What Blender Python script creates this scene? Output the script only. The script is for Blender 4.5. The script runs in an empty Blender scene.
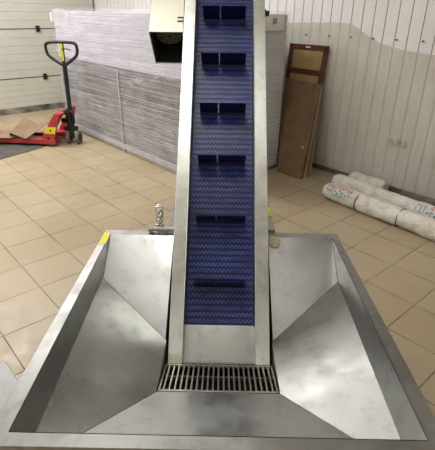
import bpy, bmesh, math, random
from mathutils import Vector, Matrix
R = math.radians
S = bpy.context.scene
COL = S.collection
rnd = random.Random(7)

# ------------------------------------------------------------------ camera
cam = bpy.data.cameras.new('camera'); camo = bpy.data.objects.new('camera', cam); COL.objects.link(camo)
cam.sensor_fit = 'VERTICAL'; cam.sensor_height = 24.0; cam.lens = 436 / 450 * 24.0
cam.clip_start = 0.02; cam.clip_end = 60
camo.matrix_world = Matrix.Translation((0, 0, 1.6)) @ Matrix.Rotation(R(90 - 26.2), 4, 'X') @ Matrix.Rotation(0.0127, 4, 'Z')
S.camera = camo
S.view_settings.view_transform = 'Standard'; S.view_settings.look = 'None'
S.view_settings.gamma = 1; S.view_settings.use_curve_mapping = False
S.view_settings.exposure = 0.06

# ------------------------------------------------------------------ world and ceiling lamps
w = bpy.data.worlds.new('world'); S.world = w; w.use_nodes = True
w.node_tree.nodes['Background'].inputs[0].default_value = (.8, .85, .9, 1)
w.node_tree.nodes['Background'].inputs[1].default_value = 0.15
TH = R(-48.41)                       # the room is turned against the machine
CT, ST = math.cos(TH), math.sin(TH)
def AB(a, b, z=0.0): return Vector((a * CT - b * ST, a * ST + b * CT, z))
CEIL = 3.7
LAMPS = [(-6.3, 1.2, 88), (-4.5, 1.9, 50), (-1.3, .6, 12), (-5.9, -1.8, 60), (-3.2, -2.4, 46), (1.9, 1.7, 10), (-0.8, -2.6, 26), (3.0, -2.4, 22)]
for a, b, p in LAMPS:
    l = bpy.data.lights.new('lamp', 'AREA'); l.shape = 'RECTANGLE'; l.size = 1.5; l.size_y = 0.5; l.energy = p
    l.color = (1.0, .985, .975)
    o = bpy.data.objects.new('lamp_light', l); COL.objects.link(o)
    o.location = AB(a, b, CEIL - .10); o.rotation_euler = (0, 0, TH)

# ------------------------------------------------------------------ helpers
def link(name, bm, mat, parent=None, smooth=False, loc=None, rot=None, bevel=0):
    me = bpy.data.meshes.new(name); bmesh.ops.recalc_face_normals(bm, faces=bm.faces[:]); bm.to_mesh(me); bm.free()
    for m in (mat if isinstance(mat, (list, tuple)) else [mat]): me.materials.append(m)
    if smooth:
        for p in me.polygons: p.use_smooth = True
    o = bpy.data.objects.new(name, me); COL.objects.link(o)
    if parent is not None: o.parent = parent
    if loc is not None: o.location = loc
    if rot is not None: o.rotation_euler = rot
    if bevel:
        b = o.modifiers.new('bevel', 'BEVEL'); b.width = bevel; b.segments = 2; b.limit_method = 'ANGLE'; b.angle_limit = R(35)
    return o
def tag(o, label=None, cat=None, group=None, kind=None):
    if label: o['label'] = label
    if cat: o['category'] = cat
    if group: o['group'] = group
    if kind: o['kind'] = kind
    return o
def empty(name, loc=(0, 0, 0), rz=0.0):
    o = bpy.data.objects.new(name, None); COL.objects.link(o); o.empty_display_size = .1
    o.location = loc; o.rotation_euler = (0, 0, rz); return o
def NB(): return bmesh.new()
def box(bm, x0, x1, y0, y1, z0, z1, M=None, mi=0):
    vs = [bm.verts.new(v) for v in ((x0,y0,z0),(x1,y0,z0),(x1,y1,z0),(x0,y1,z0),(x0,y0,z1),(x1,y0,z1),(x1,y1,z1),(x0,y1,z1))]
    if M is not None:
        for v in vs: v.co = M @ v.co
    for f in ((0,3,2,1),(4,5,6,7),(0,1,5,4),(1,2,6,5),(2,3,7,6),(3,0,4,7)):
        fc = bm.faces.new([vs[i] for i in f]); fc.material_index = mi
    return vs
def rod(bm, p, q, r, n=16, r2=None, caps=True, mi=0):
    p, q = Vector(p), Vector(q); d = (q - p).normalized(); r2 = r if r2 is None else r2
    u = d.orthogonal().normalized(); v = d.cross(u)
    A, B = [], []
    for i in range(n):
        a = 2 * math.pi * i / n; w_ = u * math.cos(a) + v * math.sin(a)
        A.append(bm.verts.new(p + w_ * r)); B.append(bm.verts.new(q + w_ * r2))
    for i in range(n):
        f = bm.faces.new((A[i], A[(i+1) % n], B[(i+1) % n], B[i])); f.material_index = mi
    if caps:
        bm.faces.new(A[::-1]).material_index = mi; bm.faces.new(B).material_index = mi
def tube(bm, pts, r, n=12, closed=False):
    pts = [Vector(p) for p in pts]; N = len(pts); rings = []
    ref = None
    for i, p in enumerate(pts):
        a = pts[(i - 1) % N] if (closed or i > 0) else p
        b = pts[(i + 1) % N] if (closed or i < N - 1) else p
        d = (b - a).normalized()
        if ref is None: ref = d.orthogonal().normalized()
        u = (ref - d * ref.dot(d)).normalized(); ref = u; v = d.cross(u)
        rings.append([bm.verts.new(p + (u * math.cos(2*math.pi*k/n) + v * math.sin(2*math.pi*k/n)) * r) for k in range(n)])
    for i in range(N if closed else N - 1):
        A, B = rings[i], rings[(i + 1) % N]
        for k in range(n): bm.faces.new((A[k], A[(k+1) % n], B[(k+1) % n], B[k]))
    if not closed: bm.faces.new(rings[0][::-1]); bm.faces.new(rings[-1])
def smooth_path(pts, closed=False, it=3):
    pts = [Vector(p) for p in pts]
    for _ in range(it):
        out = []; N = len(pts)
        for i in range(N if closed else N - 1):
            a, b = pts[i], pts[(i + 1) % N]; out += [a * .75 + b * .25, a * .25 + b * .75]
        if not closed: out = [pts[0]] + out + [pts[-1]]
        pts = out
    return pts
def poly_prism(bm, pts, ax, d0, d1, mi=0):
    """2-D outline extruded along axis ax (0,1,2) from d0 to d1"""
    def mk(p, d):
        c = list(p); c.insert(ax, d); return bm.verts.new(c)
    A = [mk(p, d0) for p in pts]; B = [mk(p, d1) for p in pts]; n = len(pts)
    for i in range(n): bm.faces.new((A[i], A[(i+1) % n], B[(i+1) % n], B[i])).material_index = mi
    bm.faces.new(A[::-1]).material_index = mi; bm.faces.new(B).material_index = mi
def slab(bm, quad, t):
    """sheet-metal panel: polygon in space given a thickness away from its front side"""
    q = [Vector(p) for p in quad]; n = (q[1] - q[0]).cross(q[-1] - q[0]).normalized()
    A = [bm.verts.new(p) for p in q]; B = [bm.verts.new(p - n * t) for p in q]; m = len(q)
    bm.faces.new(A); bm.faces.new(B[::-1])
    for i in range(m): bm.faces.new((A[i], B[i], B[(i+1) % m], A[(i+1) % m]))

class NT:
    def __init__(s, name):
        s.m = bpy.data.materials.new(name); s.m.use_nodes = True; s.t = s.m.node_tree; s.n = s.t.nodes; s.l = s.t.links
        s.b = s.n['Principled BSDF']; s.out = s.n['Material Output']
    def node(s, typ, **kw):
        nd = s.n.new(typ)
        for k, v in kw.items():
            if k.startswith('_'): setattr(nd, k[1:], v)
            else: nd.inputs[k.replace('__', ' ')].default_value = v
        return nd
    def link(s, a, b): s.l.new(a, b)
    def coord(s, scale=(1, 1, 1), rot=(0, 0, 0), loc=(0, 0, 0)):
        tc = s.n.new('ShaderNodeTexCoord'); mp = s.n.new('ShaderNodeMapping')
        mp.inputs['Scale'].default_value = scale; mp.inputs['Rotation'].default_value = rot; mp.inputs['Location'].default_value = loc
        s.link(tc.outputs['Object'], mp.inputs['Vector']); return mp.outputs['Vector']
    def noise(s, vec, scale, detail=4, rough=.5):
        nd = s.n.new('ShaderNodeTexNoise'); nd.inputs['Scale'].default_value = scale; nd.inputs['Detail'].default_value = detail
        nd.inputs['Roughness'].default_value = rough; s.link(vec, nd.inputs['Vector']); return nd.outputs['Fac']
    def ramp(s, fac, stops):
        r = s.n.new('ShaderNodeValToRGB'); e = r.color_ramp.elements
        e[0].position, e[0].color = stops[0][0], (*stops[0][1], 1); e[1].position, e[1].color = stops[1][0], (*stops[1][1], 1)
        for p, c in stops[2:]:
            x = e.new(p); x.color = (*c, 1)
        s.link(fac, r.inputs['Fac']); return r.outputs['Color']
    def maprange(s, v, a, b, c, d):
        m = s.n.new('ShaderNodeMapRange'); s.link(v, m.inputs[0])
        for i, x in enumerate((a, b, c, d)): m.inputs[i + 1].default_value = x
        return m.outputs[0]
    def math(s, op, a, b=None, c=None):
        m = s.n.new('ShaderNodeMath'); m.operation = op
        for i, x in enumerate((a, b, c)):
            if x is None: continue
            if isinstance(x, (int, float)): m.inputs[i].default_value = x
            else: s.link(x, m.inputs[i])
        return m.outputs[0]
    def mix(s, fac, a, b, mode='MIX'):
        m = s.n.new('ShaderNodeMixRGB'); m.blend_type = mode
        for i, x in enumerate((fac, a, b)):
            if isinstance(x, (int, float)): m.inputs[i].default_value = x
            elif isinstance(x, tuple): m.inputs[i].default_value = (*x, 1) if len(x) == 3 else x
            else: s.link(x, m.inputs[i])
        return m.outputs[0]
    def bump(s, h, strength=.3, dist=.01):
        b = s.n.new('ShaderNodeBump'); b.inputs['Strength'].default_value = strength; b.inputs['Distance'].default_value = dist
        s.link(h, b.inputs['Height']); s.link(b.outputs[0], s.b.inputs['Normal'])
def lerp(a, b, t): return tuple(x + (y - x) * t for x, y in zip(a, b))
def plain(name, col, rough=.5, metal=0, var=.12, scale=8, bump=0, spec=.5):
    t = NT(name); v = t.coord(); f = t.noise(v, scale, 5, .6)
    d = tuple(c * (1 - var * 1.6) for c in col); u = tuple(min(1, c * (1 + var)) for c in col)
    t.link(t.ramp(f, [(.3, d), (.7, u)]), t.b.inputs['Base Color'])
    t.b.inputs['Roughness'].default_value = rough; t.b.inputs['Metallic'].default_value = metal
    t.b.inputs['Specular IOR Level'].default_value = spec
    if bump: t.bump(t.noise(v, scale * 4, 4), bump, .004)
    return t.m
def steel(name, col=(.56, .55, .50), rough=.32, dirt=.5, brush=(3, 160, 160)):
    """brushed stainless: fine brushing, smears and finger marks"""
    t = NT(name); v = t.coord(); big = t.noise(v, 5, 6, .62); sm = t.noise(v, 17, 6, .7); br = t.noise(t.coord(brush), 2.0, 2)
    dark = tuple(c * (1 - .16 * dirt) for c in col)
    c1 = t.ramp(big, [(.35, dark), (.62, col)])
    spots = t.ramp(sm, [(.50, (1, 1, 1)), (.72, (1 - .45 * dirt,) * 3)])
    t.link(t.mix(1.0, c1, spots, 'MULTIPLY'), t.b.inputs['Base Color'])
    rr = t.math('ADD', t.maprange(big, .3, .7, rough - .10, rough + .10), t.maprange(sm, .3, .7, -.03, .05))
    t.link(rr, t.b.inputs['Roughness']); t.b.inputs['Metallic'].default_value = 1.0
    t.bump(br, .03, .002)
    return t.m

STEEL = steel('stainless', (.455, .46, .45), .36)
STEEL_RIM = steel('stainless_rim', (.36, .36, .345), .40, .6)
STEEL_RAIL = steel('stainless_rail', (.62, .635, .575), .36, .6)
STEEL_TRAY = steel('stainless_plate', (.34, .345, .325), .42, .5)
STEEL_GRATE = steel('grate_steel', (.55, .53, .45), .38, .5)
BLACKM = plain('black_paint', (.012, .012, .013), .45)
RUBBER = plain('grey_rubber', (.15, .14, .12), .7)
RED = plain('red_paint', (.46, .045, .045), .4, var=.2, scale=14)
YEL = plain('yellow_label', (.75, .68, .02), .5, var=.05)
DARK = plain('inside_shade', (.01, .01, .01), .8)  # flat black that paints the shade inside slots, cover and hole

# ------------------------------------------------------------------ the room
def room(name, bm, mat, **k):
    o = link(name, bm, mat, rot=(0, 0, TH), **k); o['kind'] = 'structure'; return o
def floor_surface():
    t = NT('floor_tiles'); T = .3315
    tc = t.n.new('ShaderNodeTexCoord'); sp = t.n.new('ShaderNodeSeparateXYZ'); t.link(tc.outputs['Object'], sp.inputs[0])
    gx = t.math('DIVIDE', t.math('ADD', sp.outputs[0], 4.474), T); gy = t.math('DIVIDE', t.math('ADD', sp.outputs[1], -1.69), T)
    def edge(g):
        f = t.math('FRACT', g); return t.math('MINIMUM', f, t.math('SUBTRACT', 1.0, f))
    e = t.math('MINIMUM', edge(gx), edge(gy))
    cell = t.n.new('ShaderNodeCombineXYZ'); t.link(t.math('FLOOR', gx), cell.inputs[0]); t.link(t.math('FLOOR', gy), cell.inputs[1])
    wn = t.n.new('ShaderNodeTexWhiteNoise'); wn.noise_dimensions = '3D'; t.link(cell.outputs[0], wn.inputs['Vector'])
    v = t.coord(); n1 = t.noise(v, 1.3, 5, .6); n2 = t.noise(v, 9, 6, .7)
    base = t.ramp(n1, [(.3, (.34, .27, .165)), (.7, (.43, .345, .22))])
    base = t.mix(t.maprange(wn.outputs['Value'], 0, 1, 0, .22), base, (.55, .47, .36))
    base = t.mix(t.maprange(n2, .55, .8, 0, .35), base, (.27, .20, .13))
    n3 = t.noise(v, 3.1, 8, .75)
    base = t.mix(t.maprange(n3, .66, .74, 0, .75), base, (.13, .09, .06))
    g = t.maprange(e, .005, .014, 1, 0)
    gn = t.maprange(t.noise(v, 4, 3), .35, .6, .45, 1.0)
    base = t.mix(t.math('MULTIPLY', g, gn), base, (.035, .022, .012))
    t.link(base, t.b.inputs['Base Color'])
    t.link(t.maprange(n2, .3, .7, .30, .5), t.b.inputs['Roughness'])
    t.bump(t.maprange(e, .003, .014, 0, 1), .25, .003)
    return t.m
A0, A1, B0, B1 = -7.8, 4.6, -4.6, 4.0
bm = NB(); box(bm, A0 - .1, A1 + .1, B0 - .1, B1 + .1, -.08, 0); room('floor', bm, floor_surface())
bm = NB(); box(bm, A0 - .1, A1 + .1, B0 - .1, B1 + .1, CEIL, CEIL + .1); room('ceiling', bm, plain('ceiling_paint', (.80, .80, .79), .8))
def siding(bm, along, n0, n1, z0, z1, per, gw, gd, flat_dir=1):
    """profile of panel and groove (front at 0, groove gd deep) along x, swept in z"""
    x = n0; prof = []
    while x < n1:
        prof += [(x, gd), (x + gw * .3, 0), (x + per - gw * .3, 0), (x + per - .0001, gd)] if False else [(x, -gd), (x + gw * .35, -gd), (x + gw * .5, 0), (x + per - .0005, 0)]
        x += per
    return prof
WALLP = NT('pvc_wall_panel')
v = WALLP.coord(); n = WALLP.noise(v, 2.2, 5, .6)
WALLP.link(WALLP.ramp(n, [(.3, (.74, .72, .72)), (.7, (.82, .80, .80))]), WALLP.b.inputs['Base Color']); WALLP.b.inputs['Roughness'].default_value = .35
GROOVE = plain('wall_groove', (.36, .34, .34), .8)
# right-hand wall: vertical plastic siding with real grooves, b = 4.0
bm = NB(); per = .1183; x = -7.75 + ((-2.739 + 7.75) % per) - per; gd = .0035
while x < A1:
    pts = [(x, 0), (x + .002, gd), (x + .007, gd), (x + .009, 0), (x + per, 0)]
    for i in range(4):
        (xa, ya), (xb, yb) = pts[i], pts[i + 1]
        xa, xb = max(xa, A0), max(xb, A0)
        if xb <= xa: continue
        f = bm.faces.new([bm.verts.new(p) for p in ((xa, B1 + ya, 0), (xb, B1 + yb, 0), (xb, B1 + yb, CEIL), (xa, B1 + ya, CEIL))])
        f.material_index = 0 if i == 3 else 1
    x += per
box(bm, A0 - .1, A1 + .2, B1 + .015, B1 + .14, 0, CEIL)
bmesh.ops.remove_doubles(bm, verts=bm.verts[:], dist=.0003)
wr = room('wall_right', bm, [WALLP.m, GROOVE])
# scribbled marks on that wall
def scribble(name, pts_list, col, par, r=.0022):
    bm = NB()
    for pts in pts_list: tube(bm, pts, r, 6)
    return link(name, bm, plain(name + '_ink', col, .7), par)
sc = []
for k in range(7):
    x0 = -2.02 + k * .028; h = .05 + .03 * math.sin(k * 2.3); z0 = .455 + .015 * math.cos(k * 1.7)
    sc.append([(x0, 3.978, z0), (x0 + .012, 3.978, z0 + h), (x0 + .022, 3.978, z0 + .01), (x0 + .03, 3.978, z0 + h * .7)])
scribble('red_scribble', sc, (.42, .16, .14), wr, .0016)
sc = []
for k in range(6):
    x0 = -2.86 + k * .03; sc.append([(x0, 3.978, .105 + .01 * (k % 2)), (x0 + .014, 3.978, .13), (x0 + .026, 3.978, .10)])
scribble('pencil_scribble', sc, (.12, .11, .10), wr, .0016)
# screws in the wall
bm = NB()
for a in (-3.432, -3.13, -2.84, -2.585, -2.353, -2.121, -1.875, -1.62, -1.37, -1.1, -.85):
    rod(bm, (a, 3.999, 1.383), (a, 3.978, 1.383), .0065, 10)
link('screw_heads', bm, BLACKM, wr)
# grimy skirting at its foot
bm = NB(); box(bm, A0, A1, 3.985, 4.0, 0, .05); room('baseboard_right', bm, plain('dirty_skirting', (.13, .115, .09), .8, var=.4, scale=5))

bm = NB(); box(bm, A0 - .1, A1 + .1, B0 - .1, B0, 0, CEIL); room('wall_back', bm, plain('wall_paint', (.62, .62, .60), .8))
bm = NB(); box(bm, A1, A1 + .1, B0 - .1, B1 + .1, 0, CEIL); room('wall_front', bm, plain('wall_paint_grey', (.60, .60, .58), .8))
bm = NB(); box(bm, A0 - .12, A0 - .05, B0 - .1, B1 + .1, 0, CEIL); room('wall_left', bm, plain('wall_paint_left', (.52, .51, .46), .8))
# sectional door filling the left wall
DOOR = plain('door_sheet', (.60, .59, .52), .45, var=.05, scale=1.2)
DJOINT = plain('door_joint', (.05, .045, .04), .8)
DGROOVE = plain('door_groove', (.50, .49, .43), .6)
bm = NB()
joints = [.557, 1.30, 2.04, 2.78]
secs = [0] + joints + [3.45]
for i in range(len(secs) - 1):
    z0, z1 = secs[i] + (.007 if i else 0), secs[i + 1] - .007
    nb = 6; h = (z1 - z0) / nb
    for k in range(nb):
        za, zb = z0 + k * h, z0 + (k + 1) * h
        pr = [(za, A0), (zb - .012, A0)] + ([(zb - .008, A0 - .002), (zb - .003, A0 - .002), (zb, A0)] if k < nb - 1 else [(zb, A0)])
        for j in range(len(pr) - 1):
            (zc, xc), (zd, xd) = pr[j], pr[j + 1]
            if zd <= zc: continue
            f = bm.faces.new([bm.verts.new(p) for p in ((xc, -3.0, zc), (xc, 3.96, zc), (xd, 3.96, zd), (xd, -3.0, zd))])
            f.material_index = 0 if j == 0 else 2
for z in joints: box(bm, A0 - .03, A0 - .006, -3.0, 3.96, z - .012, z + .012, mi=1)
box(bm, A0 - .05, A0 - .02, -3, 3.96, 0, 3.45)
dr = room('door_1', bm, [DOOR, DJOINT, DGROOVE])
hm = NB()
for z in joints:
    for b in (-1.2, 1.0, 2.94): box(hm, A0, A0 + .02, b - .03, b + .03, z - .045, z + .045); rod(hm, (A0 + .022, b - .03, z), (A0 + .022, b + .03, z), .012, 8)
link('hinge', hm, BLACKM, dr)
bm = NB(); box(bm, A0, A0 + .012, -3.0, 3.95, 0, .10); link('bottom_seal', bm, plain('seal_rubber', (.27, .255, .21), .8, var=.5, scale=4), dr)
# lamp fittings on the ceiling
EM = NT('lamp_diffuser'); EM.b.inputs['Emission Color'].default_value = (1, .96, .9, 1); EM.b.inputs['Emission Strength'].default_value = 4
for i, (a, b, p) in enumerate(LAMPS):
    e = empty('ceiling_lamp', AB(a, b, CEIL), TH)
    bm = NB(); box(bm, -.78, .78, -.28, .28, -.06, 0); link('housing', bm, plain('lamp_housing', (.7, .7, .7), .5) if i == 0 else bpy.data.materials['lamp_housing'], e)
    bm = NB(); box(bm, -.75, .75, -.25, .25, -.075, -.06); link('diffuser', bm, EM.m, e)
    tag(e, 'long ceiling lamp above the workshop floor, out of the picture', 'lamp', 'ceiling lamps')

# thin translucent grey-cream layer over the lower part of the right wall
WALL_LAYER = NT('wall_layer'); v = WALL_LAYER.coord((1, 1, .25)); n = WALL_LAYER.noise(v, 9, 5, .6)
WALL_LAYER.link(WALL_LAYER.ramp(n, [(.3, (.58, .555, .44)), (.7, (.68, .655, .53))]), WALL_LAYER.b.inputs['Base Color'])
WALL_LAYER.b.inputs['Roughness'].default_value = .4; WALL_LAYER.b.inputs['Alpha'].default_value = .45
WALL_LAYER.bump(WALL_LAYER.noise(WALL_LAYER.coord((6, 6, .5)), 4, 3), .4, .01)
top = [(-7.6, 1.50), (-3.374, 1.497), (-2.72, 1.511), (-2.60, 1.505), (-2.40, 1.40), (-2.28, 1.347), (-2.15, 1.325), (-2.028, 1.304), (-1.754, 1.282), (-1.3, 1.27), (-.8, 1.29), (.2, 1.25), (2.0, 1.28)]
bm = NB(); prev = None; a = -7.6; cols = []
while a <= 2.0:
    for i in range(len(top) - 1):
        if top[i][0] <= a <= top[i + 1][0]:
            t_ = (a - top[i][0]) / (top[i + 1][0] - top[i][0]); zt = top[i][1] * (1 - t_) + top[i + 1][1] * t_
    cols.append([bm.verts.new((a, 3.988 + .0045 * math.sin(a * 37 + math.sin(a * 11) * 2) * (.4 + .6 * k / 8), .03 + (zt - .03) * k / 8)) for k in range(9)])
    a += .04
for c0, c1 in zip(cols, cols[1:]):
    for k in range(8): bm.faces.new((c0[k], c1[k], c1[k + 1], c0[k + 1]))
o = link('lower_wall_layer', bm, WALL_LAYER.m, rot=(0, 0, TH), smooth=True)
tag(o, 'thin grey-cream translucent layer with a wavy top edge over the lower white panel wall', 'sheeting')

# ------------------------------------------------------------------ the inclined conveyor with its feed hopper
MZ = -.0091
mach = empty('inclined_conveyor', (0, 0, 0), MZ)
tag(mach, 'stainless steel inclined conveyor with blue cleated belt rising out of a square feed hopper', 'conveyor')
# hopper: rim, collar and sloping panels
XI, XO, YF, YB, ZR = .466, .494, .664, 1.621, .75
YFO, YBO = .628, 1.664
hop = None
bm = NB()
def rimbar(bm, pts): # closed top ring of four mitred flanges with a turned-down lip
    pass
inn = [(-XI, YF), (XI, YF), (XI, YB), (-XI, YB)]; out = [(-XO, YFO), (XO, YFO), (XO, YBO), (-XO, YBO)]
# the flange is a little wider at the front corners
out[0] = (-.512, YFO); out[1] = (.512, YFO)
def V3(p, z): return bm.verts.new((p[0], p[1], z))
it = [V3(p, ZR) for p in inn]; ot = [V3(p, ZR) for p in out]; ol = [V3(p, ZR - .035) for p in out]
il = [V3(p, ZR - .003) for p in inn]; oi = [V3((p[0] * .994, p[1] + (.003 if i < 2 else -.003)), ZR - .035) for i, p in enumerate(out)]
ou = [V3((p[0] * .994, p[1] + (.003 if i < 2 else -.003)), ZR - .003) for i, p in enumerate(out)]
for i in range(4):
    j = (i + 1) % 4
    for q in ((it[i], ot[i], ot[j], it[j]), (ot[i], ol[i], ol[j], ot[j]), (ol[i], oi[i], oi[j], ol[j]), (oi[i], ou[i], ou[j], oi[j]), (ou[i], il[i], il[j], ou[j])): bm.faces.new(q)
hop = link('feed_hopper', bm, STEEL_RIM, mach, bevel=.0025)
# vertical collar
ZC, YC, ZF = .641, 1.455, .623
for s in (-1, 1):
    bm = NB(); q = [(s * XI, YF, ZR), (s * XI, YB, ZR), (s * XI, YC, ZC), (s * XI, YF, ZF)]
    slab(bm, q if s > 0 else q[::-1], .002); link('collar', bm, STEEL, hop)
bm = NB(); slab(bm, [(XI, YF, ZR), (XI, YF, ZF), (-XI, YF, ZF), (-XI, YF, ZR)], .002); link('collar', bm, STEEL, hop)
GX, GYF, GYB = .194, .994, 1.182
def curved_panel(A, B, C, D, n=10, sag=0.0, fold=0.0):
    """A-B upper edge, D-C lower edge"""
    bm = NB(); A, B, C, D = map(Vector, (A, B, C, D)); g = []
    nn = (B - A).cross(D - A).normalized()
    if nn.z < 0: nn = -nn
    for i in range(n + 1):
        u = i / n; r = []
        for j in range(n + 1):
            v = j / n; p = (A * (1 - u) + B * u) * (1 - v) + (D * (1 - u) + C * u) * v
            p = p - nn * sag * math.sin(math.pi * u) * math.sin(math.pi * v) ; r.append(bm.verts.new(p))
        g.append(r)
    for i in range(n):
        for j in range(n): bm.faces.new((g[i][j], g[i+1][j], g[i+1][j+1], g[i][j+1]))
    return bm
for s in (-1, 1):
    bm = curved_panel((s * XI, YF, ZF), (s * XI, YC, ZC), (s * GX, 1.25, .509), (s * GX, GYF, .525), sag=.004)
    o = link('side_slope', bm, STEEL, hop, smooth=True)
    bm = NB(); slab(bm, [(s * GX, GYF, .525), (s * GX, 1.25, .509), (s * GX, 1.25, .40), (s * GX, GYF, .40)][::s], .002); link('skirt', bm, STEEL_TRAY, hop)
    bm = curved_panel((s * (GX + .004), YB, ZR), (s * XI, YB, ZR), (s * XI, YC, ZC), (s * (GX + .004), YC, ZC), n=10, sag=0)
    A = bm
    g2 = [Vector((s * (GX + .004), YC, ZC)), Vector((s * XI, YC, ZC)), Vector((s * (GX + .004), 1.25, .509))]
    bm.faces.new([bm.verts.new(p) for p in g2])
    bmesh.ops.remove_doubles(bm, verts=bm.verts[:], dist=.0005)
    link('back_slope', bm, STEEL, hop)
bm = curved_panel((-XI, YF, ZF), (XI, YF, ZF), (GX, GYF, .525), (-GX, GYF, .525), n=12, sag=.003)
link('front_slope', bm, STEEL, hop, smooth=True)
# weld seam beads along the corners
WELD = plain('weld', (.16, .155, .14), .5, 1)
for sx in (-1, 1):
    for p, q in (((sx * XI, YC, ZC), (sx * GX, 1.25, .509)), ((sx * XI, YF, ZF), (sx * GX, GYF, .525)), ((sx * XI, YC, ZC), (sx * (XI - .001), YB, ZR))):
        bm = NB(); tube(bm, [p, q], .0011, 6); link('weld_seam', bm, WELD, hop)
# black plates added beside the conveyor to put shade into the gaps
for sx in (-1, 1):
    bm = NB(); slab(bm, [(sx * (GX + .004), 1.17, .50), (sx * (GX + .004), 1.25, .508), (sx * (GX + .004), YB, ZR - .004), (sx * (GX + .004), YB, .34), (sx * (GX + .004), 1.17, .34)][::sx], .002); link('slot_shade_side', bm, DARK, hop)
bm = NB(); slab(bm, [(-GX, YB, .34), (GX, YB, .34), (GX, YB, ZR - .03), (-GX, YB, ZR - .03)], .002); slab(bm, [(-GX, 1.36, .34), (GX, 1.36, .34), (GX, YB, .34), (-GX, YB, .34)], .002); link('slot_shade_back', bm, DARK, hop)
# discharge box under the grate
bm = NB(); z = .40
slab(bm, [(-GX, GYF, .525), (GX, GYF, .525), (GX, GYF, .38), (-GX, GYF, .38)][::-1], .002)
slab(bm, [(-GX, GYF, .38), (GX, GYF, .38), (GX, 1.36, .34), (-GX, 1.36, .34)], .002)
link('bottom_tray', bm, plain('dark_tray_steel', (.05, .048, .04), .5, .7), hop)  # tray steel much darker than the other hopper panels
# legs of the hopper
LEGM = STEEL_RIM
for sx in (-1, 1):
    for y in (.70, 1.58):
        bm = NB(); box(bm, sx * .445 - .02, sx * .445 + .02, y - .02, y + .02, .02, ZC - .0 if y < 1 else .70); rod(bm, (sx * .445, y, 0), (sx * .445, y, .03), .03)
        link('leg', bm, LEGM, hop)
# grate: sloping gently down towards the belt
gr_len = math.hypot(GYB - GYF, .062); ga = math.atan2(-.062, GYB - GYF)
bm = NB(); w_ = GX - .004; L = GYB - GYF - .006
NBAR = 22
for y in (0.004, L): box(bm, -w_, w_, y - .004, y + .004, -.007, .003)
for x in (-w_, w_ - .006): box(bm, x, x + .006, 0, L, -.007, .003)
for i in range(1, NBAR): x = -w_ + 2 * w_ * i / NBAR; box(bm, x - .0028, x + .0028, .004, L - .002, -.008, .004)
grate = link('grate', bm, STEEL_GRATE, mach, loc=(0, GYF + .002, .5245), rot=(ga, 0, 0), bevel=.0012)
bm = NB()
for y in (.05, .145): box(bm, -w_, w_, y - .006, y + .006, -.035, -.023)
link('crossbar', bm, STEEL_TRAY, grate)

# conveyor frame; local x across, y up the slope, z out of the belt
INC = R(48); BASE = Vector((0, 1.182, .462))
def conv(name, bm, mat, parent=mach, **k): return link(name, bm, mat, parent, loc=BASE, rot=(INC, 0, 0), **k)
LC = 2.35; RO, RI, RD = .183, .1335, .15
BN = -.075
for s in (-1, 1):
    bm = NB()
    prof = [(-RO, -RD), (-RO, 0), (-RI, 0), (-RI, .006), (-RI + .002, .006), (-RI + .002, -.105), (-RI - .001, -.105), (-RI - .001, -.003), (-RO + .003, -.003), (-RO + .003, -RD)]
    prof = [(x * -s, z) for x, z in prof]
    poly_prism(bm, prof, 1, 0, LC)
    rl = conv('side_rail', bm, STEEL_RAIL, bevel=.0008)
    # end plate with bolts at the foot
    bm = NB(); xs = sorted((s * (RO - .002), s * (RI + .004)))
    if s < 0: box(bm, xs[0], xs[1], .004, .032, 0, .004)
    rod(bm, (s * .158, .020, .001), (s * .158, .020, .009), .0055, 6)
    link('bolt_plate' if s < 0 else 'bolt', bm, STEEL_GRATE, rl)
    bm = NB(); xs = sorted((s * RI, s * RO)); box(bm, xs[0], xs[1], -.001, .002, -.10, -.004); link('rail_end', bm, STEEL_RAIL, rl)
bm = NB(); rod(bm, (RO, 1.545, -.03), (RO + .022, 1.545, -.03), .012, 6); rod(bm, (RO, 1.545, -.03), (RO + .006, 1.545, -.03), .019, 16); conv('side_bolt', bm, BLACKM)
# closing pan underneath, head plates
bm = NB(); box(bm, -RI, RI, .05, LC, -RD - .03, -RD - .027); box(bm, -RI, RI, LC - .002, LC, -RD, -.02); conv('bottom_pan', bm, STEEL_TRAY)
# tail plate the belt comes out of
bm = NB()
slab(bm, [(-RI + .002, .004, -.022), (RI - .002, .004, -.022), (RI - .002, .140, -.060), (-RI + .002, .140, -.060)], .003)
slab(bm, [(-RI + .002, .004, -.10), (RI - .002, .004, -.10), (RI - .002, .004, -.022), (-RI + .002, .004, -.022)], .003)
box(bm, -RI + .002, RI - .002, .0, .008, -.022, -.012)
conv('tail_plate', bm, STEEL_TRAY)
# belt: modular rows, each crowned, with drilled knuckles
BELT = NT('blue_modular_belt')
tc = BELT.n.new('ShaderNodeTexCoord'); sp = BELT.n.new('ShaderNodeSeparateXYZ'); BELT.link(tc.outputs['Object'], sp.inputs[0])
X_, Y_ = sp.outputs[0], sp.outputs[1]
PIT, CXP = .0245, .0150
row = BELT.math('DIVIDE', Y_, PIT); fr = BELT.math('FRACT', row)
def dots(c, ph, w):
    cx_ = BELT.math('ABSOLUTE', BELT.math('SUBTRACT', BELT.math('FRACT', BELT.math('ADD', BELT.math('DIVIDE', X_, CXP), ph)), .5))
    d = BELT.math('ABSOLUTE', BELT.math('SUBTRACT', fr, c))
    return BELT.math('MULTIPLY', BELT.maprange(cx_, .20, .30, 1, 0), BELT.maprange(d, w, w * 1.6, 1, 0))
wob = BELT.maprange(BELT.noise(BELT.coord((1, 2.6, 1)), 14, 4, .7), .38, .62, .25, 1)
glare_zig = BELT.math('MULTIPLY', BELT.math('MAXIMUM', dots(.22, 0.0, .10), dots(.50, .5, .10)), wob)
hole = BELT.maprange(BELT.math('ABSOLUTE', BELT.math('SUBTRACT', fr, .83)), .08, .13, 1, 0)
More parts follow.
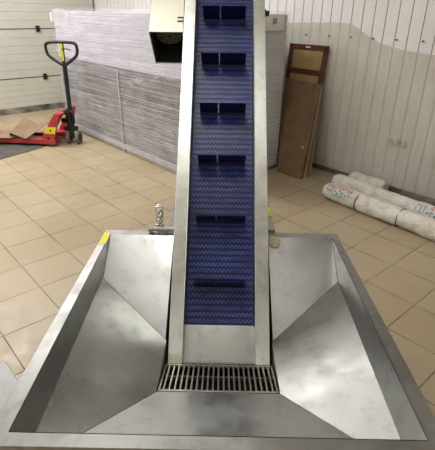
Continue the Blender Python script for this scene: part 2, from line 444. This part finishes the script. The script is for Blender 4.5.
big = BELT.noise(BELT.coord((1, 3, 1)), 6, 4)
cb = BELT.ramp(big, [(.3, (.002, .005, .055)), (.7, (.005, .013, .13))])
cb = BELT.mix(BELT.math('MULTIPLY', glare_zig, .70), cb, (.10, .17, .48))  # lighter dots put the glare on the knuckles into the belt colour
cb = BELT.mix(BELT.math('MULTIPLY', hole, .6), cb, (.002, .003, .02))
BELT.link(cb, BELT.b.inputs['Base Color']); BELT.b.inputs['Roughness'].default_value = .38
BELT.bump(BELT.math('SUBTRACT', 1.0, hole), .5, .002)
bm = NB(); prof = []
y = .05; 
while y < LC - .06:
    for t_, h in ((0, 0),): prof.append((y + t_ * PIT, BN + h))
    y += PIT
prof.append((y, BN))
ye = y
for k in range(1, 9): a = math.pi * k / 8; prof.append((ye + .035 * math.sin(a), BN - .035 + .035 * math.cos(a)))
for k in range(8, -1, -1): a = math.pi + math.pi * (8 - k) / 8; prof.append((.05 + .035 * math.sin(a), BN - .035 + .035 * math.cos(a)))
bw = RI - .004
va = [bm.verts.new((-bw, p[0], p[1])) for p in prof]; vb = [bm.verts.new((bw, p[0], p[1])) for p in prof]
for i in range(len(prof)):
    j = (i + 1) % len(prof); bm.faces.new((va[i], vb[i], vb[j], va[j]))
belt = conv('cleated_belt', bm, BELT.m)
CLE = plain('blue_cleat', (.002, .004, .05), .35, var=.1)
bm = NB()
def cleat(bm, x0, x1):
    n = 6; P = []
    for k in range(n + 1):
        t_ = k / n; P.append((-.012 * math.sin(t_ * 1.2), .097 * t_))
    o1 = [(p[0] - .003 + .0008 * i, p[1]) for i, p in enumerate(P)]; o2 = [(p[0] + .003 - .0004 * i, p[1]) for i, p in enumerate(P)][::-1]
    poly_prism(bm, [(p[0], p[1] - .0) for p in o1 + o2], 0, x0, x1)
cleat(bm, -.100, -.0225); cleat(bm, -.0165, .097)
poly_prism(bm, [(-.016, -.001), (.016, -.001), (.006, .008), (-.006, .008)], 0, -.10, .097)
me = None
POS = [.303, .561, .817, 1.055, 1.300, 1.548, 1.795, 2.04]
for i, s_ in enumerate(POS):
    if i == 0:
        c0 = link('cleat', bm, CLE, belt, loc=(0, s_, BN)); continue
    c = c0.copy(); COL.objects.link(c); c.parent = belt; c.location = (0, s_, BN)
# drive motor box on the left rail
HM = plain('motor_cover_lit_steel', (.70, .68, .58), .38, .35, var=.05)  # steel cover; cream tone puts the lamp's reflection into the colour
x0, x1, h0, h1, s0, s1 = -RO - .156, -RO - .001, -.225, .0, 1.412, 1.86
bm = NB(); t_ = .003
box(bm, x0, x1, s0, s1, h1 - t_, h1); box(bm, x0, x1, s0, s1, h0, h0 + t_); box(bm, x0, x0 + t_, s0, s1, h0, h1); box(bm, x1 - t_, x1, s0, s1, h0, h1); box(bm, x0, x1, s1 - t_, s1, h0, h1)
mb = conv('motor_cover', bm, HM, bevel=.001)
bm = NB(); cx, ch = (x0 + x1) / 2, -.105
rod(bm, (cx, s0 + .07, ch), (cx, s1 - .05, ch), .062, 28); mo = link('motor', bm, BLACKM, mb)
bm = NB(); e_ = .001
box(bm, x0 + t_ + e_, x1 - t_ - e_, s0 + .004, s1 - .01, h1 - t_ - .006, h1 - t_ - e_); box(bm, x0 + t_ + e_, x1 - t_ - e_, s0 + .004, s1 - .01, h0 + t_ + e_, h0 + t_ + .006)
box(bm, x0 + t_ + e_, x0 + t_ + .006, s0 + .004, s1 - .01, h0 + .004, h1 - .004); box(bm, x1 - t_ - .006, x1 - t_ - e_, s0 + .004, s1 - .01, h0 + .004, h1 - .004)
link('shade_liner', bm, DARK, mb)  # black sheets paint the shade inside the open motor cover
bm = NB()
for r_ in (.018, .030, .042, .054): tube(bm, [(cx + r_ * math.cos(k * math.pi / 12), s0 + .064, ch + r_ * math.sin(k * math.pi / 12)) for k in range(24)], .0016, 6, True)
for k in range(8): a = k * math.pi / 4; tube(bm, [(cx + .01 * math.cos(a), s0 + .063, ch + .01 * math.sin(a)), (cx + .058 * math.cos(a), s0 + .066, ch + .058 * math.sin(a))], .0015, 6)
link('fan_grille', bm, plain('grille_metal', (.30, .30, .28), .5, 1), mb)
bm = NB()
for a_ in (.055, .075): box(bm, x1 - .028, x1 - .001, s0 + a_, s0 + a_ + .004, 0, .004)
link('latch', bm, BLACKM, mb)
# support frame behind the hopper
SY = 1.98
for s in (-1, 1):
    bm = NB(); box(bm, s * .212 - .02, s * .212 + .02, YBO, SY + .02, .722, .762); link('frame_arm', bm, STEEL_RIM, mach, bevel=.002)
    bm = NB(); box(bm, s * .212 - .02, s * .212 + .02, SY - .02, SY + .02, .03, .722); rod(bm, (s * .212, SY, 0), (s * .212, SY, .04), .03); link('support_leg', bm, STEEL_RIM, mach, bevel=.002)
    bm = NB(); box(bm, s * .15 - .02, s * .15 + .02, 2.40 - .02, 2.40 + .02, .03, 1.58); rod(bm, (s * .15, 2.4, 0), (s * .15, 2.4, .04), .03); link('support_leg', bm, STEEL_RIM, mach, bevel=.002)
for y, x_ in ((SY, .2), (2.4, .14)):
    bm = NB(); box(bm, -x_, x_, y - .015, y + .015, .5, .54); link('tie_bar', bm, STEEL_RIM, mach, bevel=.002)
# pivot rod and foil-wrapped bracket on the back rim, left of the belt
bm = NB(); rod(bm, (-.292, 1.645, .768), (-.19, 1.645, .768), .0105, 14); rod(bm, (-.304, 1.645, .768), (-.288, 1.645, .768), .017, 6); rod(bm, (-.232, 1.645, .768), (-.226, 1.645, .768), .016, 6); box(bm, -.262, -.238, 1.635, 1.655, .748, .765)
link('pivot_rod', bm, STEEL_GRATE, mach, smooth=False)
FOIL = NT('crumpled_foil'); FOIL.b.inputs['Base Color'].default_value = (.78, .76, .74, 1); FOIL.b.inputs['Metallic'].default_value = 1; FOIL.b.inputs['Roughness'].default_value = .22
vo = FOIL.n.new('ShaderNodeTexVoronoi'); vo.inputs['Scale'].default_value = 90; FOIL.link(FOIL.coord(), vo.inputs['Vector']); FOIL.bump(vo.outputs['Distance'], 1.0, .01)
bm = NB()
rings = []
for k in range(12):
    t_ = k / 11; r_ = .0175 * (1 if t_ < .85 else math.sqrt(max(0.03, 1 - ((t_ - .85) / .15) ** 2)))
    rings.append([bm.verts.new((-.262 + (r_ + rnd.uniform(-.0015, .0015)) * math.cos(a * math.pi / 7), 1.675 + (r_ * .8) * math.sin(a * math.pi / 7), .752 + .118 * t_)) for a in range(14)])
for A_, B_ in zip(rings, rings[1:]):
    for k in range(14): bm.faces.new((A_[k], A_[(k+1) % 14], B_[(k+1) % 14], B_[k]))
bm.faces.new(rings[-1]); bm.faces.new(rings[0][::-1])
tag(link('foil_wrap', bm, FOIL.m, mach), 'foil-wrapped bracket end')
# crumpled film left on the right-hand back panel
bm = NB(); bmesh.ops.create_icosphere(bm, subdivisions=3, radius=1)
for v_ in bm.verts:
    n_ = v_.co.normalized(); k = 1 + .28 * math.sin(n_.x * 7 + n_.z * 5) * math.cos(n_.y * 9) + rnd.uniform(-.12, .12)
    v_.co = Vector((n_.x * .024 * k, n_.y * .024 * k, n_.z * .010 * k))
link('film_remnant', bm, plain('cream_film', (.62, .56, .42), .5), mach, loc=(.222, 1.596, .742), rot=(R(33), 0, 0))
bm = NB()
box(bm, -.5 + .006, -.5 + .034, 1.535, 1.635, 0, .0012); link('warning_sticker', bm, YEL, mach, loc=(0.001, 0, ZR)); 
bm = NB(); box(bm, .214, .231, 1.80, 1.90, .762, .7634); link('warning_sticker', bm, plain('lime_label', (.55, .62, .03), .5), mach)

# ------------------------------------------------------------------ stretch-wrapped stack of panels on skids
cr = empty('wrapped_machine_stack', AB(-4.7, 3.18, 0), TH)
tag(cr, 'long tall stack of panels wrapped in clear stretch film, behind the conveyor', 'wrapped stack')
CX0, CX1, CY0, CY1 = -6.38 + 4.7, -3.10 + 4.7, 2.62 - 3.18, 3.66 - 3.18
STK_M = plain('mid_panels', (.33, .315, .33), .42, var=.25, scale=4)
STK_L = plain('pale_panels', (.60, .585, .665), .38, var=.08, scale=3)
STK_D = plain('grey_panels', (.24, .23, .24), .42, var=.25, scale=5)
def stack(z0, z1, step, mat, name):
    bm = NB(); z = z0
    while z < z1 - .002:
        j = rnd.uniform(0, .004); k = rnd.uniform(0, .010)
        box(bm, CX0 + .03 + rnd.uniform(0, .012), CX1 - .03 - k, CY0 + .012 + j, CY1 - .02, z, z + step * (.90 if mat is STK_L else .80))
        z += step
    box(bm, CX0 + .05, CX1 - .06, CY0 + .022, CY1 - .04, z0, z1 - step * .3)
    return link(name, bm, mat, cr)
stack(.60, 1.0, .024, STK_D, 'panel_stack'); stack(.09, .60, .030, STK_M, 'panel_stack')
stack(1.0, 1.57, .022, STK_L, 'panel_stack')
SK = plain('pale_skid', (.50, .47, .46), .6)
bm = NB()
for y in (CY0 + .02, (CY0 + CY1) / 2, CY1 - .10): box(bm, CX0 + .04, CX1 - .05, y, y + .07, .0, .09)
link('skid', bm, SK, cr, bevel=.004)
STR = plain('pale_strip', (.48, .46, .47), .4)
for x in (-.03, 1.2):
    bm = NB(); box(bm, x, x + .022, CY0 - .006, CY0 + .005, 0, .98); link('upright_strip', bm, STR, cr)
bm = NB(); box(bm, CX0 + .02, CX1 - .02, CY0 - .003, CY0 + .012, .05, .11); link('base_rail', bm, STR, cr)
bm = NB(); box(bm, CX1 - .03, CX1 - .004, CY0 + .01, CY1 - .02, .05, 1.57); link('end_panel', bm, plain('end_grey_panel', (.52, .52, .50), .5, var=.1, scale=3), cr)
bm = NB(); box(bm, CX0 - .012, CX0 + .03, CY0 - .02, CY0 + .03, 1.44, 1.55); link('corner_pad', bm, plain('white_foam', (.78, .78, .74), .6), cr, bevel=.006)
# control box behind film on the right-hand end
bm = NB(); box(bm, CX1 - .004, CX1 + .022, 3.27 - 3.18, 3.56 - 3.18, 1.43, 1.575)
cbx = link('control_box', bm, plain('white_plastic', (.70, .69, .66), .4), cr, bevel=.006)
bm = NB(); box(bm, CX1 + .022, CX1 + .024, 3.40 - 3.18, 3.46 - 3.18, 1.49, 1.54); link('box_window', bm, plain('smoky_window', (.25, .25, .22), .3), cbx)
# film
WR = NT('stretch_film')
vv = WR.coord((1, 1, 1)); st = WR.noise(WR.coord((.5, .5, 30), (0, R(1.5), 0)), 2.2, 6, .6); st2 = WR.noise(WR.coord((1.5, 1.5, 7), (0, R(-22), 0)), 2.0, 5, .7)
gl = WR.n.new('ShaderNodeBsdfPrincipled')
WR.b.inputs['Base Color'].default_value = (.84, .83, .89, 1); WR.b.inputs['Roughness'].default_value = .22
a1 = WR.maprange(st, .42, .66, .06, .34); a2 = WR.maprange(st2, .55, .72, 0, .32)
WR.link(WR.math('MINIMUM', WR.math('ADD', a1, a2), .85), WR.b.inputs['Alpha'])
WR.bump(WR.math('ADD', st, st2), .5, .015)
bm = NB()
def shell(bm, x0, x1, y0, y1, z0, z1, nx, ny, nz):
    per = [(x0 + (x1 - x0) * i / nx, y0, 0, -1) for i in range(nx)] + [(x1, y0 + (y1 - y0) * i / ny, 1, 0) for i in range(ny)] + \
          [(x1 - (x1 - x0) * i / nx, y1, 0, 1) for i in range(nx)] + [(x0, y1 - (y1 - y0) * i / ny, -1, 0) for i in range(ny)]
    rows = []
    for k in range(nz + 1):
        z = z0 + (z1 - z0) * k / nz
        rows.append([bm.verts.new((x + nx_ * .006 * (1 + math.sin(z * 9 + y * 14) * .7 + rnd.uniform(-.3, .3)), y + ny_ * .006 * (1 + math.sin(z * 37 + x * 4) * .7 + rnd.uniform(-.3, .3)), z)) for x, y, nx_, ny_ in per])
    m = len(per)
    for a_, b_ in zip(rows, rows[1:]):
        for i in range(m): bm.faces.new((a_[i], a_[(i+1) % m], b_[(i+1) % m], b_[i]))
    c = bm.verts.new(((x0 + x1) / 2, (y0 + y1) / 2, z1 + .004))
    for i in range(m): bm.faces.new((rows[-1][i], rows[-1][(i+1) % m], c))
shell(bm, CX0, CX1, CY0, CY1, .05, 1.60, 40, 14, 36)
tag(link('stretch_wrap', bm, WR.m, cr, smooth=True), 'clear wrinkled stretch film')
# things lying on top of the stack
bm = NB(); box(bm, -.16, .16, -.1, .1, 0, .14); box(bm, -.14, .14, -.08, .08, .14, .15)
# ------------------------------------------------------------------ leaning boards
ply = NT('chipboard'); v = ply.coord(); ply.link(ply.ramp(ply.noise(v, 7, 7, .75), [(.35, (.115, .068, .030)), (.65, (.20, .125, .060))]), ply.b.inputs['Base Color']); ply.b.inputs['Roughness'].default_value = .6
def leaner(name, a0, a1, b_foot, b_top, h, build):
    e = empty(name, AB((a0 + a1) / 2, b_foot, 0), TH)
    return e
# each board: outline in (along the wall, up the board), leaning from b_foot to b_top
def leaning(name, b0, b1, h, label, cat='board'):
    e = empty(name, AB(-2.9, b0, 0), TH); tag(e, label, cat)
    return e, (-math.atan2(b1 - b0, h), 0, 0), math.hypot(b1 - b0, h)
e, ro, L = leaning('brown_board', 3.55, 3.87, .96, 'dark brown chipboard sheet leaning in front of the framed yellow panel')
bm = NB(); poly_prism(bm, [(-.11, 0), (.215, 0), (.112, .985), (-.37, .997)], 1, 0, .014)
o = link('board_sheet', bm, ply.m, e, rot=ro, bevel=.002)
bm = NB(); rod(bm, (.125, -.001, .33), (.125, .001, .33), .017, 12); link('light_chip', bm, plain('raw_wood', (.42, .30, .15), .7), o)
e, ro, L = leaning('framed_panel', 3.80, 3.962, 1.30, 'yellow plywood panel with reddish-brown painted frame leaning against the white wall', 'panel')
bm = NB(); poly_prism(bm, [(-.34, .03), (.055, .03), (.065, 1.28), (-.39, 1.28)], 1, .004, .012)
link('plywood_sheet', bm, plain('yellow_ply', (.36, .25, .105), .6, var=.12, scale=6), e, rot=ro)
FR = plain('brown_paint', (.10, .028, .010), .35, var=.25)
def strip(p, q, w):
    bm = NB(); p, q = Vector((p[0], 0, p[1])), Vector((q[0], 0, q[1])); d = (q - p).normalized(); n_ = Vector((-d.z, 0, d.x)) * w
    poly_prism(bm, [(v_.x, v_.z) for v_ in (p, q, q + n_, p + n_)], 1, -.008, .016); link('frame_rail', bm, FR, e, rot=ro, bevel=.002)
strip((.088, 1.302), (-.41, 1.302), .05); strip((.05, 1.06), (-.38, 1.065), .055)
strip((.075, 0), (.088, 1.30), .05); strip((-.39, 0), (-.41, 1.30), -.05); strip((.06, .05), (-.38, .05), .05)
bm = NB(); box(bm, -.19, -.13, -.0095, -.008, 1.27, 1.285); link('paint_chip', bm, plain('chipped_white', (.6, .55, .45), .6), e, rot=ro)
for k, (b0, b1, x0_, x1_, col, lab) in enumerate(((3.625, 3.886, .222, .122, (.36, .27, .16), 'pale thin board edge showing directly behind the dark brown chipboard'), (3.68, 3.897, .238, .115, (.26, .20, .12), 'second thin board edge, between the other pale board and the framed panel'))):
    e, ro, L = leaning('thin_board', b0, b1, .96, lab)
    bm = NB(); poly_prism(bm, [(-.15, 0), (x0_, 0), (x1_, .96 - .02 * k), (-.33, .96)], 1, 0, .009)
    link('board_sheet', bm, plain('pale_board_%s' % ('a', 'b')[k], col, .7), e, rot=ro)

# ------------------------------------------------------------------ rolls along the wall
SACK = NT('woven_sack'); v = SACK.coord((1, 1, 1)); n = SACK.noise(v, 11, 6, .65)
SACK.link(SACK.ramp(n, [(.3, (.50, .46, .38)), (.5, (.70, .67, .60)), (.75, (.82, .80, .75))]), SACK.b.inputs['Base Color']); SACK.b.inputs['Roughness'].default_value = .42
SACK.bump(SACK.noise(SACK.coord((.6, 1.4, 1.4)), 16, 5, .7), .9, .02)
REDI = plain('red_print', (.55, .13, .11), .6); TEAL = plain('teal_print', (.10, .30, .36), .6); STRAP = plain('black_strap', (.02, .02, .02), .5)
def roll(name, A, B, r, label, straps=(), prints=(), seed=1, lift=0):
    A = AB(A[0], A[1], r + lift); B = AB(B[0], B[1], r + lift); d = B - A; Lr = d.length
    e = empty(name, (A.x, A.y, 0), math.atan2(d.y, d.x))
    q = random.Random(seed); ph = [q.uniform(0, 6) for _ in range(6)]
    def rad(x, a): return r * (1 + .045 * math.sin(x * 9 + ph[0] + 2 * a) + .03 * math.sin(x * 23 + ph[1] - 3 * a) + .02 * math.sin(a * 5 + x * 41 + ph[2])) * (1 - .06 * sum(math.exp(-((x - s_) / .02) ** 2) for s_ in straps))
    bm = NB(); n = 36; m = int(Lr / .02); rings = []
    for i in range(m + 1):
        x = Lr * i / m; en = min(x, Lr - x); k = min(1, .80 + en / .03 * .2)
        rings.append([bm.verts.new((x, rad(x, 2*math.pi*j/n) * k * math.cos(2*math.pi*j/n), max(-r, rad(x, 2*math.pi*j/n) * k * math.sin(2*math.pi*j/n)) + r + lift)) for j in range(n)])
    for P, Q in zip(rings, rings[1:]):
        for j in range(n): bm.faces.new((P[j], P[(j+1) % n], Q[(j+1) % n], Q[j]))
    for P, sx in ((rings[0], 1), (rings[-1], -1)):
        c = bm.verts.new((P[0].co.x + sx * .03, 0, r + lift))
        for j in range(n): bm.faces.new((P[j], P[(j+1) % n], c))
    sk = link('sack_wrap', bm, SACK.m, e, smooth=True)
    for s_ in straps:
        bm = NB()
        pts = [(s_ + .004 * math.sin(a_), (r * .975) * math.cos(a_), r + lift + r * .975 * math.sin(a_)) for a_ in [2*math.pi*k/32 for k in range(32)]]
        tube(bm, pts, .0035, 6, True); link('strap', bm, STRAP, sk)
    for (xs, xe, ang, hgt, mat, nm) in prints:
        bm = NB(); x = xs
        while x < xe:
            wch = q.uniform(.018, .03)
            for _ in range(5):
                xa = x + q.uniform(0, wch * .6); aa = R(ang) + q.uniform(-.5, .5) * hgt / r
                lx, la = (q.uniform(.3, .7) * wch, .006 / r) if q.random() < .5 else (.007, q.uniform(.3, .8) * hgt / r)
                cs = [(xa, aa), (xa + lx, aa), (xa + lx, aa + la), (xa, aa + la)]
                vs = []
                for (px_, pa) in cs:
                    rr = rad(px_, pa % (2*math.pi)) + .0025; vs.append(bm.verts.new((px_, rr * math.cos(pa), rr * math.sin(pa) + r + lift)))
                bm.faces.new(vs)
            x += wch + .006
        link(nm, bm, mat, sk)
    tag(e, label, 'roll', 'wrapped rolls by the wall'); return e
PI_ = 180
# local +y of a roll points to the wall: prints face the room at angles over 90
roll('wrapped_roll', (-2.22, 3.36), (-.55, 3.255), .080, 'front sack-wrapped roll on the tiles, with red and teal print near its end', (.37, .78, 1.25),
     [(.05, .31, 112, .036, REDI, 'red_lettering'), (.05, .30, 146, .030, TEAL, 'teal_lettering'), (.12, .22, 168, .022, TEAL, 'teal_lettering')], 3)
roll('wrapped_roll', (-2.31, 3.63), (-.55, 3.47), .080, 'middle sack-wrapped roll behind the front one, printed at its right end', (),
     [(1.02, 1.45, 112, .034, REDI, 'red_lettering'), (1.0, 1.45, 145, .034, TEAL, 'teal_lettering'), (.90, .97, 125, .06, TEAL, 'teal_lettering')], 9)
roll('wrapped_roll', (-2.28, 3.86), (-1.88, 3.83), .07, 'short thin pale roll against the wall, half hidden behind the middle roll', (), (), 5)
bm = NB(); box(bm, -.62, .62, -.03, .03, 0, .06)
o = link('wall_plank', bm, plain('weathered_plank', (.17, .145, .115), .8, var=.3), bevel=.004); o.location = AB(-1.14, 3.93, 0); o.rotation_euler = (0, 0, TH)
tag(o, 'weathered grey-brown plank lying along the foot of the wall behind the rolls', 'plank')

# ------------------------------------------------------------------ pallet truck
pt = empty('pallet_truck', (-2.03, 5.72, 0), math.atan2(-.107, .994))
tag(pt, 'red hand pallet truck with black loop handle, parked by the wrapped stack', 'pallet truck')
for s in (-1, 1):
    bm = NB(); y0, y1 = sorted((s * .27, s * .11))
    poly_prism(bm, [(-1.20, .045), (-1.16, .03), (-.03, .03), (-.03, .10), (-1.13, .085)], 1, y0, y1)
    fk = link('fork', bm, RED, pt, bevel=.008)
    bm = NB(); rod(bm, (-1.05, s * .15, .035), (-1.05, s * .23, .035), .035); link('load_roller', bm, RUBBER, fk)
# slanted red tower: side cheeks and back plate
bm = NB()
for s in (-1, 1):
    y0, y1 = sorted((s * .265, s * .245)); poly_prism(bm, [(-.22, .09), (-.19, .03), (-.06, .03), (-.035, .10), (.072, .40), (.06, .42), (.0, .42)], 1, y0, y1)
poly_prism(bm, [(-.22, .09), (-.205, .09), (.015, .415), (.0, .415)], 1, -.25, .08)
poly_prism(bm, [(.01, .405), (.085, .405), (.085, .42), (.005, .428)], 1, -.25, .0)
tower = link('tower_plate', bm, RED, pt, bevel=.004)
bm = NB(); poly_prism(bm, [(-.165, .17), (-.02, .17), (.008, .255), (-.11, .255)], 1, -.2675, -.2655); lb = link('warning_label', bm, YEL, tower)
bm = NB(); rod(bm, (-.07, -.2675, .212), (-.07, -.269, .212), .02, 3); link('label_symbol', bm, BLACKM, lb)
bm = NB(); rod(bm, (-.11, -.265, .11), (-.11, -.268, .11), .018, 12); link('axle_hole', bm, DARK, tower)
# pump and steering head
bm = NB(); rod(bm, (.14, -.04, .17), (.14, -.04, .40), .045, 18); rod(bm, (.14, -.04, .40), (.14, -.04, .45), .03, 14)
rod(bm, (.03, -.04, .30), (.14, -.04, .28), .03, 12); box(bm, .06, .22, -.08, .0, .17, .22); rod(bm, (.20, -.07, .26), (.20, -.07, .38), .018, 10); rod(bm, (.08, -.1, .42), (.21, -.1, .42), .014, 10)
box(bm, .10, .18, -.12, -.02, .385, .44)
link('pump', bm, BLACKM, pt, bevel=.003, loc=(-.035, 0, 0))
bm = NB(); rod(bm, (.05, -.06, .083), (.225, -.06, .083), .018, 10); box(bm, .10, .14, -.085, -.035, .07, .2); link('axle', bm, BLACKM, pt)
for x in (.075, .20):
    bm = NB(); rod(bm, (x - .021, -.06, .083), (x + .021, -.06, .083), .083, 28); whl = link('steer_wheel', bm, RUBBER, pt, smooth=False, bevel=.008)
    bm = NB(); rod(bm, (x - .024, -.06, .083), (x + .024, -.06, .083), .04, 18); link('hub', bm, BLACKM, whl)
# handle
hx, hy = .165, -.09
bm = NB(); rod(bm, (hx - .035, hy + .03, .40), (hx - .012, hy, 1.0), .027, 14); box(bm, hx - .065, hx - .005, hy - .015, hy + .045, .38, .46)
hd = link('handle_shaft', bm, BLACKM, pt)
bm = NB()
loop = [(0, .97), (-.10, 1.03), (-.19, 1.09), (-.205, 1.16), (-.20, 1.225), (-.12, 1.24), (0, 1.24), (.12, 1.24), (.18, 1.225), (.19, 1.16), (.175, 1.09), (.09, 1.03)]
tube(bm, [(hx - .015 + p.x, hy - .002, p.z) for p in smooth_path([(x, 0, z) for x, z in loop], True, 2)], .0185, 10, True)
link('handle_loop', bm, BLACKM, hd, smooth=True)
bm = NB(); box(bm, hx - .033, hx + .003, hy - .016, hy + .014, 1.0, 1.235); link('handle_bar', bm, BLACKM, hd)
bm = NB(); box(bm, hx - .029, hx - .001, hy - .019, hy - .0165, 1.03, 1.225); tag(link('handle_label', bm, YEL, hd), 'yellow handle label')
bm = NB(); tube(bm, [(hx - .01, hy - .02, 1.165), (hx + .06, hy - .03, 1.168), (hx + .10, hy - .03, 1.155)], .0065, 8); link('release_lever', bm, BLACKM, hd, smooth=True)
# cardboard on the forks
CARD = plain('cardboard', (.26, .175, .10), .8, var=.15, scale=5); CARD2 = plain('cardboard_pale', (.33, .24, .15), .8, var=.12, scale=5)
e = empty('cardboard_box', (-2.46, 5.66, .105), R(-6))
bm = NB()
def card(bm, pts, t=.005): slab(bm, pts, t)
card(bm, [(-.20, -.17, .06), (.02, -.20, .0), (.12, .0, .14), (-.08, .05, .22)])
card(bm, [(.02, -.20, .0), (.26, -.10, .16), (.30, .06, .20), (.12, .0, .14)])
card(bm, [(-.20, -.17, .06), (-.08, .05, .22), (-.10, .10, .10), (-.26, -.08, .0)])
link('box_panel', bm, CARD, e)
bm = NB(); card(bm, [(-.08, .05, .22), (.12, .0, .14), (.32, .06, .19), (.24, .16, .16)]); link('box_flap', bm, CARD2, e)
tag(e, 'crumpled brown cardboard box leaning on the forks beside the red tower', 'cardboard box')
for k, (x, y, z, rz, pts) in enumerate(((-2.83, 5.64, .105, 4, [(-.3, -.14, 0), (.16, -.16, .0), (.3, -.05, .03), (.1, .16, .02), (-.3, .12, .01)]), (-2.72, 5.95, .10, -10, [(-.5, -.12, 0), (.4, -.14, .01), (.45, .14, .0), (-.5, .16, .03)]))):
    bm = NB(); card(bm, pts, .006); o = link('flattened_cardboard', bm, (CARD, CARD2)[k]); o.location = (x, y, z); o.rotation_euler = (0, 0, R(rz))
    tag(o, ('torn brown piece of flat cardboard on the near fork', 'pale flat cardboard sheet on the far fork by the door')[k], 'cardboard')
bm = NB(); poly_prism(bm, [(.02, -.43), (.37, .14), (.42, .52), (-1.2, .62), (-1.2, -.75)], 2, 0, .006)
o = link('floor_surface', bm, plain('dark_floor_patch', (.085, .08, .075), .85, var=.2)); o.location = (-2.62, 5.28, 0)  # thin dark patch laid on the tiles under the truck
o.rotation_euler = (0, 0, 0)
tag(o, 'dark grey flat patch on the tiles beneath the red pallet truck', 'mat')
# pale carton at the lower left; body coloured as the dark area below
e = empty('lidded_box', (-.952, 1.173, 0), R(-47))
bm = NB(); box(bm, -.13, .13, -.197, .197, .0, .225); link('box_body', bm, plain('dark_area_below', (.03, .028, .026), .6, var=.08), e, bevel=.006)
bm = NB(); box(bm, -.133, .133, -.2, .2, .225, .25); link('lid', bm, plain('white_lid', (.38, .375, .37), .35, var=.1, bump=.3), e, bevel=.004)
tag(e, 'pale grey box lid over a body coloured as the dark area below, on the floor left of the hopper rim', 'carton')
